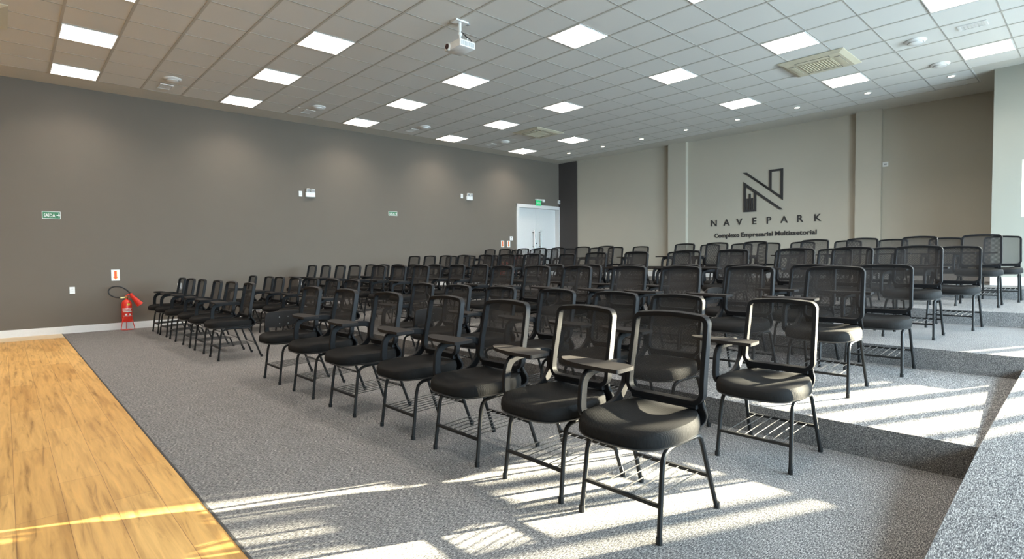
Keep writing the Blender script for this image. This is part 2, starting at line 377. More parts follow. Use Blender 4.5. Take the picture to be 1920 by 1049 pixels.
# ceiling: gypsum border, mineral tiles, rails
GX0, GY0, TC, TR = 3.115, 11.598, .6234, .6266
def gx(c): return GX0 + c*TC
def gy(r): return GY0 - r*TR
bm = nb(); box(bm, -6.5, 14.3, WALLR-.3, 12.7, CEIL, CEIL+.15); struct('ceiling', bm, 'border')
CM, RM = 15.6, 16.04; CN = 13.85; RE = 25
bm = nb(); box(bm, gx(-15), gx(CM), gy(RM), gy(0), CEIL-.004, CEIL); box(bm, gx(-15), gx(CN), gy(RE), gy(RM), CEIL-.004, CEIL); struct('ceiling', bm, 'tile')
bm = nb()
for c in range(-15, 17):
    x = gx(c) if c < 16 else gx(CM); e = gy(RE) if gx(c) < gx(CN) else gy(RM)
    box(bm, x-.015, x+.015, e, gy(0)+.01, CEIL-.010, CEIL-.0045, 0)
for r in range(0, 26):
    y = gy(r); e = gx(CM) if r <= 16 else gx(CN)
    box(bm, gx(-15), e, y-.006, y+.006, CEIL-.0075, CEIL-.0045, 1)
struct('ceiling', bm, ['rail', 'thin'])

# baseboards
bm = nb()
segs = [(-6.2, TX[0], 0)] + [(TX[i], TX[i+1], TZ[i+1]) for i in range(3)] + [(TX[3], DX0-.09, TZ[4])]
for x0, x1, z in segs:
    prism(bm, [(x0, ly(x0)-.014), (x1, ly(x1)-.014), (x1, ly(x1)+.01), (x0, ly(x0)+.01)], z, z+.125)
struct('baseboard_left', bm, 'white')
bm = nb()
for y0, y1, off in ((JY, 3.22, 0), (3.22, 3.69, .12), (3.69, 7.62, 0), (7.62, 8.14, .12), (8.14, 11.36, 0)):
    prism(bm, [(bx(y0)-off-.014, y0-.0), (bx(y1)-off-.014, y1), (bx(y1)-off+.01, y1), (bx(y0)-off+.01, y0)], TZ[4], TZ[4]+.14)
struct('baseboard_back', bm, 'white')
bm = nb(); box(bm, JX-.014, JX+.01, WALLR, JY, TZ[4]-.005, TZ[4]+.14); struct('baseboard_right', bm, 'white')

# ------------------------------------------------------------------ the double door
t = thing('door_1', None, None, (0, 0, 0), kind='structure')
def lw(x, z, d=0): return Vector((x, ly(x)-d, z))
bm = nb(); Z0 = TZ[4]
for x0, x1, z0, z1 in ((DX0-.08, DX0+.02, Z0, DZ+.08), (DX1-.02, DX1+.08, Z0, DZ+.08), (DX0-.08, DX1+.08, DZ-.01, DZ+.09)):
    prism(bm, [(x0, ly(x0)-.03), (x1, ly(x1)-.03), (x1, ly(x1)+.2), (x0, ly(x0)+.2)], z0, z1)
obj('door_frame', bm, 'white', t)
mid = (DX0+DX1)/2
for k, (x0, x1) in enumerate(((DX0+.02, mid-.003), (mid+.003, DX1-.02))):
    bm = nb(); prism(bm, [(x0, ly(x0)+.15), (x1, ly(x1)+.15), (x1, ly(x1)+.19), (x0, ly(x0)+.19)], Z0, DZ-.01)
    leaf = obj('door_leaf', bm, 'white', t)
    hx = mid-.15 if k == 0 else mid+.13
    bm = nb(); tube(bm, [(hx, ly(hx)+.06, 1.55), (hx, ly(hx)+.06, 2.13)], .018); 
    for z in (1.62, 2.06): tube(bm, [(hx, ly(hx)+.06, z), (hx, ly(hx)+.155, z)], .01, up=Vector((0, 0, 1)))
    obj('door_handle', bm, 'chrome', leaf, True)
bm = nb(); lathe(bm, [(.02, 0), (.02, .02)], (mid+.02, ly(mid)+.135, 1.72), 12, 'y'); obj('door_lock', bm, 'dark', t)

# ------------------------------------------------------------------ ceiling lights
def panel(c, r, label):
    t = thing('ceiling_light', label, 'ceiling light', (gx(c+.5), gy(r+.5), CEIL), 0, 'square LED panels in the tile ceiling')
    return t
PANELS = [(-4,0),(-4,3),(-4,6),(0,0),(0,3),(0,6),(4,0),(4,3),(4,6),(4,10),(4,13),(8,0),(8,3),(8,6),(8,10),(8,13),(8,16),(12,0),(12,3),(12,10),(12,13),(12,16),
          (-8,0),(-8,3),(-8,6),(-4,10),(-4,13),(0,10),(0,13),(0,16),(4,16)]  # panels out of view, continuing the grid, added for their light
rown = {0: 'against the dark left wall', 3: 'second line from dark wall', 6: 'third line from dark wall', 10: 'fourth line from dark wall', 13: 'fifth line from dark wall', 16: 'farthest line from dark wall'}
coln = {-8: 'nearest the front', -4: 'leftmost', 0: 'second column from left', 4: 'middle column', 8: 'fourth column from left', 12: 'rearmost'}
P0 = None
for c, r in PANELS:
    lab = 'square LED ceiling panel, %s, %s' % (coln[c], rown[r])
    loc = (gx(c+.5), gy(r+.5), CEIL)
    if P0 is None:
        P0 = thing('ceiling_light', lab, 'ceiling light', loc, 0, 'square LED panels in the tile ceiling')
        bm = nb()
        for q in ((-.30,.30,-.30,-.288),(-.30,.30,.288,.30),(-.30,-.288,-.288,.288),(.288,.30,-.288,.288)): box(bm, q[0], q[1], q[2], q[3], -.014, -.0045)
        obj('panel_frame', bm, 'wplas', P0)
        bm = nb(); box(bm, -.287, .287, -.287, .287, -.012, -.005); obj('diffuser', bm, 'panel', P0)
        pd = bpy.data.lights.new('panel_beam', 'AREA'); pd.shape = 'SQUARE'; pd.size = .57; pd.energy = PANEL_W; pd.color = PANEL_COL; pd.spread = math.radians(128)
        pb = bpy.data.objects.new('panel_beam', pd); C.objects.link(pb); pb.parent = P0; pb.location = (0, 0, -.016)
    else: dup(P0, loc, label=lab)
# recessed downlights along the back
DL = [(12.15, 10.64), (12.16, 9.42), (12.15, 8.16), (12.13, 6.90), (12.12, 5.63), (12.10, 4.37), (12.06, 3.10), (12.05, 1.85)]
od = ['nearest the far left corner', 'second from the far left corner', 'third from the far left corner', 'fourth from the far left corner', 'fifth from the far left corner', 'third from the right end', 'second from the right end', 'rightmost of its line']
D0 = None
for (x, y), w_ in zip(DL, od):
    lab = 'small recessed downlight over the back rows, ' + w_
    if D0 is None:
        D0 = thing('downlight', lab, 'downlight', (x, y, CEIL), 0, 'recessed downlights near the back wall')
        bm = nb(); lathe(bm, [(.062, -.0045), (.062, -.010), (.045, -.012), (.045, -.0045)], n=20); obj('rim', bm, 'wplas', D0)
        bm = nb(); lathe(bm, [(.044, -.005), (.044, -.0125)], n=20); obj('lens', bm, 'spot', D0)
    else: dup(D0, (x, y, CEIL), label=lab)
# round diffusers / detectors and small grilles
R_ = [((2.16, 10.63), 'leftmost one beside the dark wall'), ((4.69, 10.68), 'second along the dark wall'), ((7.21, 10.69), 'third along the dark wall'), ((9.66, 10.66), 'farthest along the dark wall'), ((9.68, 1.90), 'above the right-hand chairs'), ((11.15, 1.86), 'near the rightmost downlight')]
D1 = None
for (x, y), w_ in R_:
    lab = 'round white ceiling diffuser, ' + w_
    if D1 is None:
        D1 = thing('air_diffuser', lab, 'air diffuser', (x, y, CEIL), 0, 'round diffusers in the tile ceiling')
        bm = nb(); lathe(bm, [(.13, -.0045), (.135, -.012), (.12, -.028), (.095, -.034), (.095, -.0045)], n=28); obj('rim', bm, 'wplas', D1, True)
        bm = nb(); lathe(bm, [(.085, -.02), (.088, -.046), (.06, -.056), (.01, -.058)], n=28); obj('disc', bm, 'wplas', D1, True)
        bm = nb(); lathe(bm, [(.05, -.005), (.05, -.022)], n=12); obj('neck', bm, 'dark', D1)
    else: dup(D1, (x, y, CEIL), label=lab)
G_ = [((2.16, 11.19), 'leftmost one beside the dark wall'), ((4.67, 11.17), 'second along the dark wall'), ((7.16, 11.17), 'third along the dark wall'), ((9.61, 11.18), 'farthest along the dark wall'), ((9.62, 1.26), 'between two panels at the upper right')]
D2 = None
for (x, y), w_ in G_:
    lab = 'small rectangular ceiling grille, ' + w_
    if D2 is None:
        D2 = thing('ceiling_grille', lab, 'grille', (x, y, CEIL), 0, 'small rectangular grilles in the tile ceiling')
        bm = nb()
        for q in ((-.17,.17,-.08,-.065),(-.17,.17,.065,.08),(-.17,-.15,-.065,.065),(.15,.17,-.065,.065)): box(bm, q[0]*.6, q[1]*.6, q[2]*1.9, q[3]*1.9, -.016, -.0045)
        obj('frame', bm, 'wplas', D2)
        bm = nb()
        for i in range(7): box(bm, -.09, .09, -.122+i*.036, -.122+i*.036+.026, -.012, -.005)
        obj('slats', bm, 'white', D2)
    else: dup(D2, (x, y, CEIL), label=lab)
# air conditioning cassettes
def cassette(x0, x1, y0, y1, label):
    cx, cy = (x0+x1)/2, (y0+y1)/2; hx, hy = (x1-x0)/2, (y1-y0)/2
    t = thing('air_conditioner', label, 'air conditioner', (cx, cy, CEIL), 0, 'ceiling cassette air conditioners')
    bm = nb()
    for s, z in ((1, -.012), ): pass
    A = [bm.verts.new((sx*hx, sy*hy, -.0102)) for sx, sy in ((-1,-1),(1,-1),(1,1),(-1,1))]
    B = [bm.verts.new((sx*hx, sy*hy, -.018)) for sx, sy in ((-1,-1),(1,-1),(1,1),(-1,1))]
    D = [bm.verts.new((sx*hx*.84, sy*hy*.84, -.045)) for sx, sy in ((-1,-1),(1,-1),(1,1),(-1,1))]
    bm.faces.new(A); bm.faces.new(D)
    for P, Q in ((A, B), (B, D)):
        for i in range(4): bm.faces.new((P[i], P[(i+1)%4], Q[(i+1)%4], Q[i]))
    obj('cover', bm, 'cream', t)
    bm = nb(); g = .5
    box(bm, -hx*g, hx*g, -hy*g, hy*g, -.050, -.044); gr = obj('intake_grille', bm, 'creamd', t)
    bm = nb()
    for i in range(12):
        y = -hy*g + (i+.5)*2*hy*g/12; box(bm, -hx*g+.01, hx*g-.01, y-.006, y+.006, -.054, -.050)
    obj('slats', bm, 'cream', gr)
    for sx, sy in ((1,0),(-1,0),(0,1),(0,-1)):
        bm = nb()
        if sx: box(bm, sx*hx*.68-.035, sx*hx*.68+.035, -hy*.5, hy*.5, -.052, -.044)
        else: box(bm, -hx*.5, hx*.5, sy*hy*.68-.035, sy*hy*.68+.035, -.052, -.044)
        fl = obj('louver', bm, 'cream', t)
        bm = nb()
        if sx: box(bm, sx*hx*.68-.039, sx*hx*.68+.039, -hy*.52, hy*.52, -.0475, -.0445)
        else: box(bm, -hx*.52, hx*.52, sy*hy*.68-.039, sy*hy*.68+.039, -.0475, -.0445)
        obj('slot', bm, 'dark', fl)
cassette(9.15, 10.06, 2.67, 3.62, 'cream cassette air conditioner between two panels at the upper right')
cassette(9.15, 10.08, 8.98, 9.80, 'cream cassette air conditioner far back above the middle rows')
cassette(-.78, .13, 8.88, 9.79, 'cream cassette air conditioner cut by the upper left picture edge')

# ------------------------------------------------------------------ projector
def projector():
    bxx, byy = 4.41, 5.71
    t = thing('projector', 'white projector hanging on a pole from the tile ceiling', 'projector', (bxx, byy, CEIL))
    bm = nb(); obox(bm, (0, 0, -.016), .20, .12, .022, bev=.004); obox(bm, (.10, 0, -.012), .10, .05, .012, mi=1); obj('ceiling_plate', bm, ['wplas', 'grey'], t)
    bm = nb(); tube(bm, [(0, 0, -.02), (0, 0, -.14)], .022, 12); tube(bm, [(0, 0, -.13), (0, 0, -.25)], .016, 12); lathe(bm, [(.024, -.15), (.03, -.16), (.03, -.18), (.024, -.19)], n=12); obj('pole', bm, 'wplas', t, True)
    bm = nb(); obox(bm, (0, 0, -.25), .05, .05, .03, bev=.004); obox(bm, (0, .07, -.275), .012, .18, .02); obox(bm, (.0, -.07, -.275), .012, .18, .02); obj('bracket', bm, 'wplas', t)
    bm = nb(); obox(bm, (0, 0, -.335), .25, .32, .09, bev=.012); body = obj('body', bm, 'wplas', t, True)
    bm = nb()
    for i in range(14): box(bm, -.105+i*.0155, -.105+i*.0155+.007, -.1615, -.158, -.365, -.31)
    obj('vent', bm, 'grey', body)
    bm = nb(); lathe(bm, [(.048, -.145), (.05, -.125), (.05, -.11)], (0, .085, -.335), 20, 'x'); ring = obj('lens_ring', bm, 'wplas', body, True)
    bm = nb(); lathe(bm, [(.036, -.149), (.036, -.12)], (0, .085, -.335), 20, 'x'); obj('lens', bm, 'glassdark', body, True)
    for k, yy in enumerate((-.10, -.04)):
        bm = nb(); tube(bm, smooth_path([(.01, -.012, -.13), (.05, -.06, -.20), (.10, yy, -.24), (.135, yy, -.30), (.12, yy, -.33)]), .006, 6); obj('cable', bm, 'rubber', t, True)
projector()

# ------------------------------------------------------------------ wall things on the left wall
WN = Vector((.0145, 1, 0)).normalized()
def wl_thing(name, label, cat, x, z, group=None):
    t = thing(name, label, cat, (x, ly(x), z), math.atan(-.0145), group); return t      # local -Y points into the room
def exit_sign(x, z, w_, h_, label, lit=False):
    t = wl_thing('exit_sign', label, 'exit sign', x, z)
    bm = nb(); box(bm, -w_/2, w_/2, -.006, 0, -h_/2, h_/2); obj('border', bm, 'wplas', t)
    bm = nb(); box(bm, -w_/2+.007, w_/2-.007, -.008, -.0055, -h_/2+.007, h_/2-.007); obj('plate', bm, 'greenb' if lit else 'green', t)
    bm = nb(); text_mesh(bm, 'SAÍDA', h_*.66, lambda u, v, q: (u-w_*.10, -.0085-q, v-h_*.27), bold=.0012, width=w_*.62, depth=.001)
    ax = w_*.27
    box(bm, ax, ax+w_*.14, -.0095, -.0085, -.008, .004)
    prism(bm, [(ax+w_*.10, -.032), (ax+w_*.135, -.032), (ax+w_*.19, -.002), (ax+w_*.135, .028), (ax+w_*.10, .028), (ax+w_*.145, -.002)], -.0095, -.0085, fn=lambda a_, b_, c_: (a_, c_, b_))
    obj('lettering', bm, 'wplas', t)
exit_sign(.62, 2.055, .245, .125, 'green exit sign with arrow on the dark wall, left of the extinguisher')
exit_sign(7.215, 2.40, .245, .105, 'green exit sign with arrow in the middle of the dark wall')
def emergency(x, z, label):
    t = wl_thing('emergency_light', label, 'emergency light', x, z, 'twin-head emergency lights on the dark wall')
    bm = nb(); obox(bm, (0, -.03, -.04), .21, .06, .11, bev=.008); obj('battery_box', bm, 'wplas', t)
    for s in (-1, 1):
        bm = nb(); obox(bm, (s*.052, -.055, .055), .085, .05, .075, Matrix.Rotation(.25, 3, 'X'), bev=.01); hd = obj('lamp_head', bm, 'wplas', t)
        bm = nb(); obox(bm, (s*.052, -.083, .050), .065, .004, .055, Matrix.Rotation(.25, 3, 'X')); obj('lens', bm, 'grey', hd)
    return t
emergency(5.11, 2.76, 'white twin-head emergency light high on the middle of the dark wall')
emergency(9.62, 2.985, 'white twin-head emergency light nearer the double door')
def plate(x, z, label, cat='outlet', name='wall_outlet', w_=.075, h_=.12, holes=True, zc=0):
    t = wl_thing(name, label, cat, x, z)
    bm = nb(); obox(bm, (0, -.005, 0), w_, .010, h_, bev=.003); obj('cover_plate', bm, 'wplas', t)
    bm = nb()
    for k in (-.022, .022):
        box(bm, -.018, .018, -.0115, -.0098, k-.013, k+.013) if not holes else None
        if holes:
            for dx in (-.010, 0, .010): box(bm, dx-.0025, dx+.0025, -.0115, -.0098, k-.003+(.004 if dx == 0 else 0), k+.003+(.004 if dx == 0 else 0))
    obj('socket', bm, 'grey' , t)
plate(.86, .75, 'white wall outlet left of the fire extinguisher')
plate(2.50, .76, 'white wall outlet behind the leftmost front row chairs')
plate(4.84, .75, 'white wall outlet on the dark wall behind the second row chairs')
plate(4.90, 2.73, 'white wall plate left of the middle emergency light', 'wall plate', 'wall_plate')
plate(9.38, 2.99, 'white wall plate left of the emergency light nearer the door', 'wall plate', 'wall_plate')
plate(11.21, 1.85, 'white switch plate left of the double door', 'light switch', 'light_switch', .12, .12, False)
def ext_sign(x, z, w_, h_, label):
    t = wl_thing('extinguisher_sign', label, 'sign', x, z)
    bm = nb(); box(bm, -w_/2, w_/2, -.004, 0, -h_/2, h_/2); obj('plate', bm, 'wplas', t)
    bm = nb(); a_, b_ = w_*.30, h_*.40
    prism(bm, [(-a_*.62, b_), (a_*.62, b_), (a_*.62, -b_*.45), (a_*1.1, -b_*.45), (0, -b_*1.05), (-a_*1.1, -b_*.45), (-a_*.62, -b_*.45)], -.006, -.0035, fn=lambda u, v, q: (u, q, v)); ar = obj('arrow_outline', bm, 'yellow', t)
    bm = nb(); a_ *= .72; b_ *= .94
    prism(bm, [(-a_*.62, b_), (a_*.62, b_), (a_*.62, -b_*.45), (a_*1.1, -b_*.45), (0, -b_*.98), (-a_*1.1, -b_*.45), (-a_*.62, -b_*.45)], -.0075, -.0055, fn=lambda u, v, q: (u, q, v)); obj('arrow', bm, 'orange', ar)
ext_sign(1.485, 1.0, .125, .20, 'white sign with a red arrow above the left extinguisher')
ext_sign(10.86, 1.68, .12, .20, 'red arrow sign near the door, the left of two')
ext_sign(11.10, 1.68, .12, .20, 'red arrow sign near the door, the right of two')
# lit exit box above the door
t = wl_thing('exit_sign', 'lit green exit light box with lamp above the double door', 'exit sign', 12.36, 3.03)
bm = nb(); obox(bm, (0, -.04, .045), .30, .07, .035, bev=.004); obj('housing', bm, 'wplas', t)
bm = nb(); box(bm, -.14, .09, -.045, -.035, -.14, .028); pl = obj('plate', bm, 'greenb', t)
bm = nb(); text_mesh(bm, 'SAÍDA', .09, lambda u, v, q: (u-.025, -.0455-q, v-.09), width=.18, depth=.001); obj('lettering', bm, 'wplas', pl)
bm = nb(); obox(bm, (.17, -.06, .02), .09, .07, .09, bev=.012); obj('lamp_head', bm, 'wplas', t)
t = wl_thing('motion_sensor', 'small white sensor on the wall right of the exit light', 'sensor', 13.28, 3.06)
bm = nb(); obox(bm, (0, -.03, 0), .09, .06, .13, bev=.02); obj('housing', bm, 'wplas', t, True)
bm = nb(); obox(bm, (0, -.062, -.01), .05, .01, .05, bev=.004); obj('lens', bm, 'grey', t)
t = wl_thing('security_camera', 'small white camera at the upper right door corner', 'camera', 13.42, 2.84)
bm = nb(); obox(bm, (0, -.015, 0), .06, .03, .06, bev=.004); obj('base', bm, 'wplas', t)
bm = nb(); lathe(bm, [(.028, -.10), (.03, -.09), (.03, -.03)], (0, 0, 0), 14, 'y'); obj('body', bm, 'wplas', t, True)
# plate beside the right pilaster
t = thing('wall_plate', 'small white plate on the grey wall beside the right pilaster', 'wall plate', (bx(3.17), 3.17, 3.14), 0)
bm = nb(); obox(bm, (-.006, 0, 0), .012, .10, .10, bev=.003); obj('cover_plate', bm, 'wplas', t)
bm = nb(); obox(bm, (-.014, 0, 0), .006, .05, .03); obj('button', bm, 'grey', t)

# ------------------------------------------------------------------ fire extinguishers
def extinguisher(x, y, z, label, rz=0):
    t = thing('fire_extinguisher', label, 'fire extinguisher', (x, y, z), rz, None)
    bm = nb(); lathe(bm, [(.06, .15), (.078, .16), (.082, .19), (.082, .46), (.076, .50), (.055, .535), (.028, .55), (.024, .575)], n=24); cyl = obj('cylinder', bm, 'red', t, True)
    bm = nb(); 
    for i in range(13):
        pass
    def band(z0, z1, a0, a1, m, name, rr=.0835):
        bm = nb(); n = 10
        A = [bm.verts.new((rr*math.cos(a0+(a1-a0)*i/n), rr*math.sin(a0+(a1-a0)*i/n), z0)) for i in range(n+1)]
        B = [bm.verts.new((rr*math.cos(a0+(a1-a0)*i/n), rr*math.sin(a0+(a1-a0)*i/n), z1)) for i in range(n+1)]
        for i in range(n): bm.faces.new((A[i], A[i+1], B[i+1], B[i]))
        return obj(name, bm, m, cyl, True)
    band(.385, .40, -2.6, -.7, 'wplas', 'label_line'); band(.355, .375, -2.6, -.9, 'wplas', 'label_line'); band(.33, .345, -2.5, -.7, 'wplas', 'label_line')
    band(.255, .262, -2.6, -.6, 'wplas', 'label_line'); band(.27, .30, -2.1, -1.7, 'wplas', 'label_patch'); band(.27, .30, -1.3, -1.0, 'wplas', 'label_patch')
    band(.45, .485, -1.6, -1.0, 'yellow', 'seal_sticker', .082)
    for b in (bm,): b.free()
    bm = nb(); lathe(bm, [(.02, .565), (.026, .575), (.026, .61), (.012, .62)], n=14); obox(bm, (-.05, 0, .595), .09, .022, .02); obj('valve', bm, 'brass', t, True)
    bm = nb(); tube(bm, [(-.01, 0, .62), (.03, 0, .645), (.10, 0, .66)], .010); tube(bm, [(-.01, 0, .60), (.04, 0, .60), (.09, 0, .585)], .009); obj('handle', bm, 'red', t, True)
    bm = nb(); tube(bm, smooth_path([(-.08, 0, .595), (-.16, .0, .60), (-.25, .01, .65), (-.27, .01, .73), (-.20, .01, .80), (-.09, 0, .80), (0, -.01, .74), (.06, -.02, .66)], 3), .012, 8); obj('hose', bm, 'rubber', t, True)
    bm = nb(); sweep(bm, [(.055, -.03, .665), (.075, -.035, .63), (.20, -.05, .45)], lambda s: circ(.016 if s == 0 else (.026 if s < .9 else .058), 14), up=Vector((0, 1, 0))); obj('horn', bm, 'red', t, True)
    st = nb()
    for k in range(3):
        an = PI/2 + k*2*PI/3
        tube(st, [(.075*math.cos(an), .075*math.sin(an), .24), (.12*math.cos(an), .12*math.sin(an), .012)], .006, 6, up=Vector((.1, .2, .97)) if False else Vector((.3, .9, .1)))
    ring = [(.088*math.cos(2*PI*i/20), .088*math.sin(2*PI*i/20), .155) for i in range(20)]; sweep(st, ring, circ(.005, 6), closed=True, up=Vector((0, 0, 1)))
    obj('stand', st, 'red', t, True)
    bm = nb(); lathe(bm, [(.095, .004), (.095, .012)], n=24); obj('base_plate', bm, 'red', t)
extinguisher(1.615, 12.10, 0, 'red fire extinguisher with black hose on a wire stand by the left wall')
extinguisher(10.66, 11.92, TZ[3], 'red fire extinguisher left of the double door, the left of two')
extinguisher(11.19, 11.95, TZ[4], 'red fire extinguisher beside the double door frame, the right of two')

# ------------------------------------------------------------------ logo on the back wall
t = thing('wall_logo', 'black emblem and company name lettering on the grey back wall', 'wall sign', (bx(5.6), 5.6, 2.0), math.atan(.0384))
def lg(u, v): return (5.6-u, v)                        # u = offset to the right of y=5.6
def bw(y, z, d): # on the wall: y, z absolute -> local
    return (-d, (y-5.6)*1.0007, z-2.0)
def poly(bm, pts, d=.02): prism(bm, pts, .001, d, fn=lambda y, z, q: bw(y, z, q))
bm = nb()
yl, yr, zt, zb = 6.13, 5.205, 3.312, 2.337
poly(bm, [(6.15, 3.314), (6.055, 3.309), (5.51, 2.82), (5.258, 2.63), (5.258, 2.60), (5.21, 2.566)] [:2] + [(5.21, 2.566), (5.21, 2.640)])   # upper diagonal
poly(bm, [(5.519, 3.312), (5.205, 3.312), (5.205, 3.262), (5.519, 3.262)])
poly(bm, [(5.519, 3.262), (5.466, 3.262), (5.466, 2.83), (5.519, 2.875)])
poly(bm, [(5.262, 3.262), (5.205, 3.262), (5.205, 2.566), (5.262, 2.612)])
poly(bm, [(6.134, 3.085), (6.134, 3.00), (5.275, 2.344), (5.20, 2.342)])                # lower diagonal
poly(bm, [(6.134, 3.00), (6.074, 2.96), (6.074, 2.337), (6.134, 2.337)])
poly(bm, [(5.878, 2.82), (5.822, 2.78), (5.822, 2.337), (5.878, 2.337)])
poly(bm, [(6.074, 2.385), (5.878, 2.385), (5.878, 2.337), (6.074, 2.337)])
for y0, y1, z1 in ((6.059, 6.013, 2.666), (6.002, 5.957, 2.782), (5.946, 5.900, 2.670)): poly(bm, [(y0, z1), (y1, z1), (y1, 2.38), (y0, 2.38)])
obj('emblem', bm, 'black', t)
bm = nb()
ys = [6.90, 6.555, 6.25, 5.865, 5.515, 5.16, 4.83, 4.46]
ys = [6.895, 6.56, 6.235, 5.865, 5.52, 5.175, 4.82, 4.45]
for ch, y in zip('NAVEPARK', ys):
    text_mesh(bm, ch, .232, lambda u, v, q, y=y: bw(y-u, 2.025+v, .001+q), bold=.003, depth=.012)
obj('name_lettering', bm, 'black', t)
for wd, ya, yb in (('Complexo', 6.877, 6.235), ('Empresarial', 6.190, 5.430), ('Multissetorial', 5.382, 4.471)):
    bm = nb()
    text_mesh(bm, wd, .152, lambda u, v, q: bw((ya+yb)/2-u, 1.727+v, .001+q), bold=.004, width=ya-yb, depth=.012, spacing=1.05)
    obj('tagline_lettering', bm, 'black', t)

# ------------------------------------------------------------------ the chair
def prof_x(z):            # side line of the backrest
    k = (z-.50)/.42
    return .130 - .006*math.sin(min(max(k*1.6, 0), 1)*PI) + .060*max(0, k)**1.3
def make_chair(label, loc, folded=False):
    t = thing('tablet_arm_chair', label, 'chair', loc)
    # seat cushion
    bm = nb(); N = 36
    def outl(th, s):
        cx_, cz_ = math.cos(th), math.sin(th)
        x = .268*math.copysign(abs(cx_)**.66, cx_); y = .246*math.copysign(abs(cz_)**.60, cz_)
        y *= (1 - .10*max(0, x)/.265)
        return Vector((-.072 + x*s, y*s, 0))
    def topz(p): return .488 - .022*math.exp(-((p.y/.13)**2))*(1-((p.x+.02)/.34)**2) - .030*max(0, (-p.x-.22)/.15)**1.6 + .012*max(0, (p.x-.04)/.12)
    rings = []
    prof = [(.90, .408, 0), (.985, .415, 0), (1.0, .436, 0), (.99, .455, .5), (.955, None, -.006), (.88, None, 0), (.7, None, 0), (.45, None, 0), (.2, None, 0)]
    for s, z, dz in prof:
        r = []
        for i in range(N):
            p = outl(2*PI*i/N, s); tz = topz(p)
            if z is None: p.z = tz + dz
            elif dz: p.z = .438+(tz-.438)*.5
            else: p.z = z - .018*max(0, (-p.x-.22)/.15)*(1 if z > .43 else .4)
            r.append(bm.verts.new(p))
        rings.append(r)
    for A, B in zip(rings, rings[1:]):
        for i in range(N): bm.faces.new((A[i], A[(i+1) % N], B[(i+1) % N], B[i]))
    bm.faces.new(rings[0][::-1]); c = bm.verts.new((-.072, 0, topz(Vector((-.072, 0, 0)))))
    for i in range(N): bm.faces.new((rings[-1][i], rings[-1][(i+1) % N], c))
    seat = obj('seat', bm, 'seat', t, True)
    bm = nb(); rr = []
    for s, z in ((.55, .392), (.88, .398), (.985, .407), (1.005, .414), (.97, .417)):
        r = []
        for i in range(N):
            p = outl(2*PI*i/N, s); p.z = z - .010*max(0, (-p.x-.22)/.15); r.append(bm.verts.new(p))
        rr.append(r)
    for A, B in zip(rr, rr[1:]):
        for i in range(N): bm.faces.new((A[i], A[(i+1) % N], B[(i+1) % N], B[i]))
    bm.faces.new(rr[0][::-1]); obj('seat_shell', bm, 'shell', t, True)
    # legs
    for s in (-1, 1):
        bm = nb(); tube(bm, smooth_path([(-.252, s*.212, 0), (-.225, s*.206, .22), (-.214, s*.204, .315), (-.192, s*.20, .374), (-.125, s*.198, .389), (-.02, s*.195, .389)], 2), .0115, 8)
        lathe(bm, [(.0145, 0), (.0145, .03)], (-.251, s*.212, 0), 8); obj('leg', bm, 'metal', t, True)
        bm = nb(); tube(bm, smooth_path([(.252, s*.215, 0), (.165, s*.206, .24), (.130, s*.203, .345), (.112, s*.20, .382), (.07, s*.198, .388), (-.025, s*.195, .388)], 2), .0115, 8)
        lathe(bm, [(.0145, 0), (.0145, .03)], (.251, s*.215, 0), 8); obj('leg', bm, 'metal', t, True)
    for x, z in ((-.233, .155), (.192, .172)):
        bm = nb(); sweep(bm, [(x, -.21, z), (x, .21, z)], rect(.020, .016), up=Vector((0, 0, 1))); obj('stretcher', bm, 'metal', t)
    bm = nb()
    for k in range(7):
        y = -.155+k*.052; tube(bm, smooth_path([(-.233, y, .160), (-.18, y, .166), (.10, y, .176), (.192, y, .176)], 1), .0028, 5, up=Vector((0, 1, 0)))
    obj('book_rack', bm, 'rod', t, True)
    # backrest frame
    bm = nb(); HW, ZB, ZT, RC = .203, .528, .928, .036
    path = []
    RB = .052
    def arc(cy_, cz_, a0, a1, n=6, RC=.036):
        for i in range(n+1):
            a_ = a0+(a1-a0)*i/n; path.append((cy_+RC*math.cos(a_), cz_+RC*math.sin(a_)))
    arc(HW-RB, ZB+RB, -PI/2, 0, RC=RB)
    for i in range(1, 6): path.append((HW, ZB+RB+(ZT-ZB-RB-RC)*i/6))
    arc(HW-RC, ZT-RC, 0, PI/2)
    for i in range(1, 6):
        u = i/6; path.append(((HW-RC)*(1-2*u), ZT+.010*math.sin(PI*u)))
    arc(-(HW-RC), ZT-RC, PI/2, PI)
    for i in range(1, 6): path.append((-HW, ZT-RC-(ZT-ZB-RB-RC)*i/6))
    arc(-(HW-RB), ZB+RB, PI, 1.5*PI, RC=RB)
    for i in range(1, 5): path.append((-(HW-RB)+(HW-RB)*2*i/5, ZB))
    sweep(bm, [(prof_x(z), y*(1.02-.045*(z-ZB)/.4), z) for y, z in path], rect(.024, .038, .14), closed=True, up=Vector((1, 0, .12)))
    # lower bar
    sweep(bm, [(prof_x(ZB)+.001, y, ZB-.010) for y in (-.178, -.08, 0, .08, .178)], rect(.038, .034, .2), up=Vector((1, 0, 0)))
    back = obj('backrest_frame', bm, 'plastic', t, True)
    bm = nb(); nu, nv = 10, 14; g = []
    for j in range(nv+1):
        z = ZB+.006+(ZT-ZB-.008)*j/nv; row = []
        e = min(z-ZB, ZT-z); w_ = HW-.004
        q = RB if z-ZB < ZT-z else RC
        if e < q: w_ = HW-.004-(q-math.sqrt(max(0, q*q-(q-e)**2)))
        for i in range(nu+1):
            y = (-w_+2*w_*i/nu)*(1.02-.045*(z-ZB)/.4); row.append(bm.verts.new((prof_x(z)+.010+.012*(1-(y/HW)**2), y, z)))
        g.append(row)
    for j in range(nv):
        for i in range(nu): bm.faces.new((g[j][i], g[j][i+1], g[j+1][i+1], g[j+1][i]))
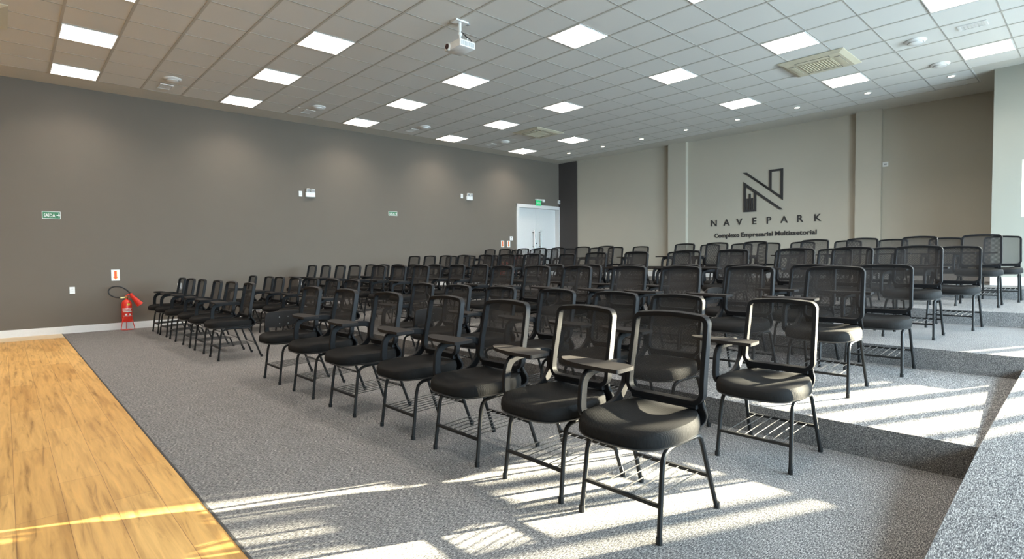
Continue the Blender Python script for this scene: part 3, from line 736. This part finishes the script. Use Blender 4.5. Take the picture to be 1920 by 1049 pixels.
    obj('backrest_net', bm, 'net', t, True)
    for s in (-1, 1):
        bm = nb()
        pth = smooth_path([(.142, s*.170, .535), (.148, s*.170, .508), (.172, s*.170, .482), (.190, s*.163, .450), (.182, s*.155, .415), (.13, s*.145, .394), (.02, s*.13, .394)], 2)
        sweep(bm, pth, rect(.018, .068, .35), up=Vector((0, 1, 0))); obj('back_bracket', bm, 'plastic', t, True)
    # armrest loop on the sitter's right
    bm = nb()
    pth = smooth_path([(.142, .236, .585), (.137, .240, .545), (.085, .243, .482), (.02, .243, .455), (-.08, .243, .448), (-.175, .243, .450), (-.212, .243, .480), (-.208, .243, .55), (-.198, .243, .625),
                       (-.150, .243, .662), (-.085, .242, .670), (.03, .241, .672), (.105, .238, .668), (.145, .236, .645)], 2, closed=True)
    sweep(bm, pth, rect(.046, .027, .3), closed=True, up=Vector((0, 1, 0)))
    obox(bm, (-.02, .215, .432), .10, .06, .02); obj('armrest', bm, 'plastic', t, True)
    pts = [(-.222, .035), (-.226, .11), (-.225, .19), (-.216, .27), (-.200, .345), (-.165, .41), (-.125, .452), (-.095, .458), (-.078, .435), (-.068, .35), (-.062, .24), (-.060, .13), (-.066, .05), (-.085, .028), (-.20, .022), (-.225, .025)]
    pts = [(p.x, p.y) for p in smooth_path([(a_, b_, 0) for a_, b_ in pts], 1, True)]
    bm = nb()
    if not folded:
        prism(bm, pts, .688, .706); mt = 'tablet'
        tb = obj('writing_tablet', bm, 'tablet', t)
        bm = nb(); obox(bm, (-.13, .225, .683), .09, .07, .014, bev=.003); obj('hinge', bm, 'plastic', tb)
    else:
        prism(bm, pts, 0, .018, fn=lambda x, y, z: (x+.11 if False else (y-.24)*1.0-.02, .205+z, .70+(x+.05)*1.0))
        tb = obj('writing_tablet', bm, 'tablet', t)
        for u in (-.09, .0):
            for v in (.56, .63):
                bm = nb(); lathe(bm, [(.006, -.003), (.006, .0)], (u, .204, v), 8, 'y'); obj('screw', bm, 'chrome', tb)
    return t

XC = [2.25, 3.43, 4.69, 5.77, 6.95, 8.09, 9.43, 10.60]
RZ = [0, 0, .19, .19, .375, .375, .545, .545]
RIGHT = [[1.47, 2.02, 2.69, 3.37, 4.15, 4.93, 5.72], [1.40, 2.15, 2.71, 3.36, 4.12, 4.83, 5.52], [1.47, 2.16, 2.85, 3.46, 4.19, 4.84, 5.50],
         [1.37, 2.00, 2.71, 3.43, 4.20, 4.89, 5.58], [1.35, 1.98, 2.58, 3.38, 4.06, 4.92, 5.70], [1.18, 1.91, 2.50, 3.08, 3.95, 4.85, 5.66],
         [1.12, 1.81, 2.52, 3.20, 4.16, 4.86, 5.52], [1.02, 1.69, 2.39, 3.05, 3.79, 4.40, 4.93, 5.60]]
LEFT = [[7.57, 8.31, 9.01, 9.88, 10.60, 11.23], [7.34, 7.98, 8.70, 9.43, 10.17, 10.71, 11.63], [7.46, 8.13, 8.81, 9.73, 10.35, 11.02, 11.72],
        [7.29, 7.93, 8.65, 9.36, 9.98, 10.55, 11.11], [7.21, 7.88, 8.53, 9.26, 9.92, 10.52, 11.17], [7.35, 8.20, 8.80, 9.65, 10.50, 11.23],
        [7.41, 8.07, 8.81, 9.42, 10.02, 10.69, 11.30], [7.30, 8.01, 8.60, 9.46, 10.10, 10.75, 11.49]]
ORD = ['first', 'second', 'third', 'fourth', 'fifth', 'sixth', 'seventh', 'eighth', 'ninth']
ROW = ['front row', 'second row from the front', 'third row from the front', 'fourth row from the front', 'fifth row from the front', 'sixth row from the front', 'seventh row from the front', 'rearmost row']
FOLD = {(0, 'R', 6), (1, 'R', 5), (3, 'R', 2), (5, 'R', 1)}
ch0 = {}
rj = random.Random(3)
for r in range(8):
    for side, lst in (('R', RIGHT[r]), ('L', LEFT[r])):
        for k, y in enumerate(lst):
            f = (r, side, k) in FOLD
            if side == 'R': lab = 'black tablet-arm chair, %s from the right end, %s' % (ORD[k] if k else 'first', ROW[r])
            else: lab = 'black tablet-arm chair, left block, %s from the aisle, %s' % (ORD[k], ROW[r])
            if f: lab = lab.replace('black tablet-arm chair', 'black chair with folded-down tablet')
            if r: y = (y-.21)*(XC[r]+.172)/(XC[r]+.22)+.21
            x = XC[r] - (.10 if (r == 0 and side == 'L') else .04 if (r == 0 and k > 3) else 0)
            rz = rj.uniform(-.035, .035) if r or side == 'L' or k else 0
            g = 'chairs in the ' + ROW[r]
            if f not in ch0:
                o = ch0[f] = make_chair(lab, (x, y, RZ[r]), f); o['group'] = g
            else:
                o = dup(ch0[f], (x, y, RZ[r]), rz, lab, g)
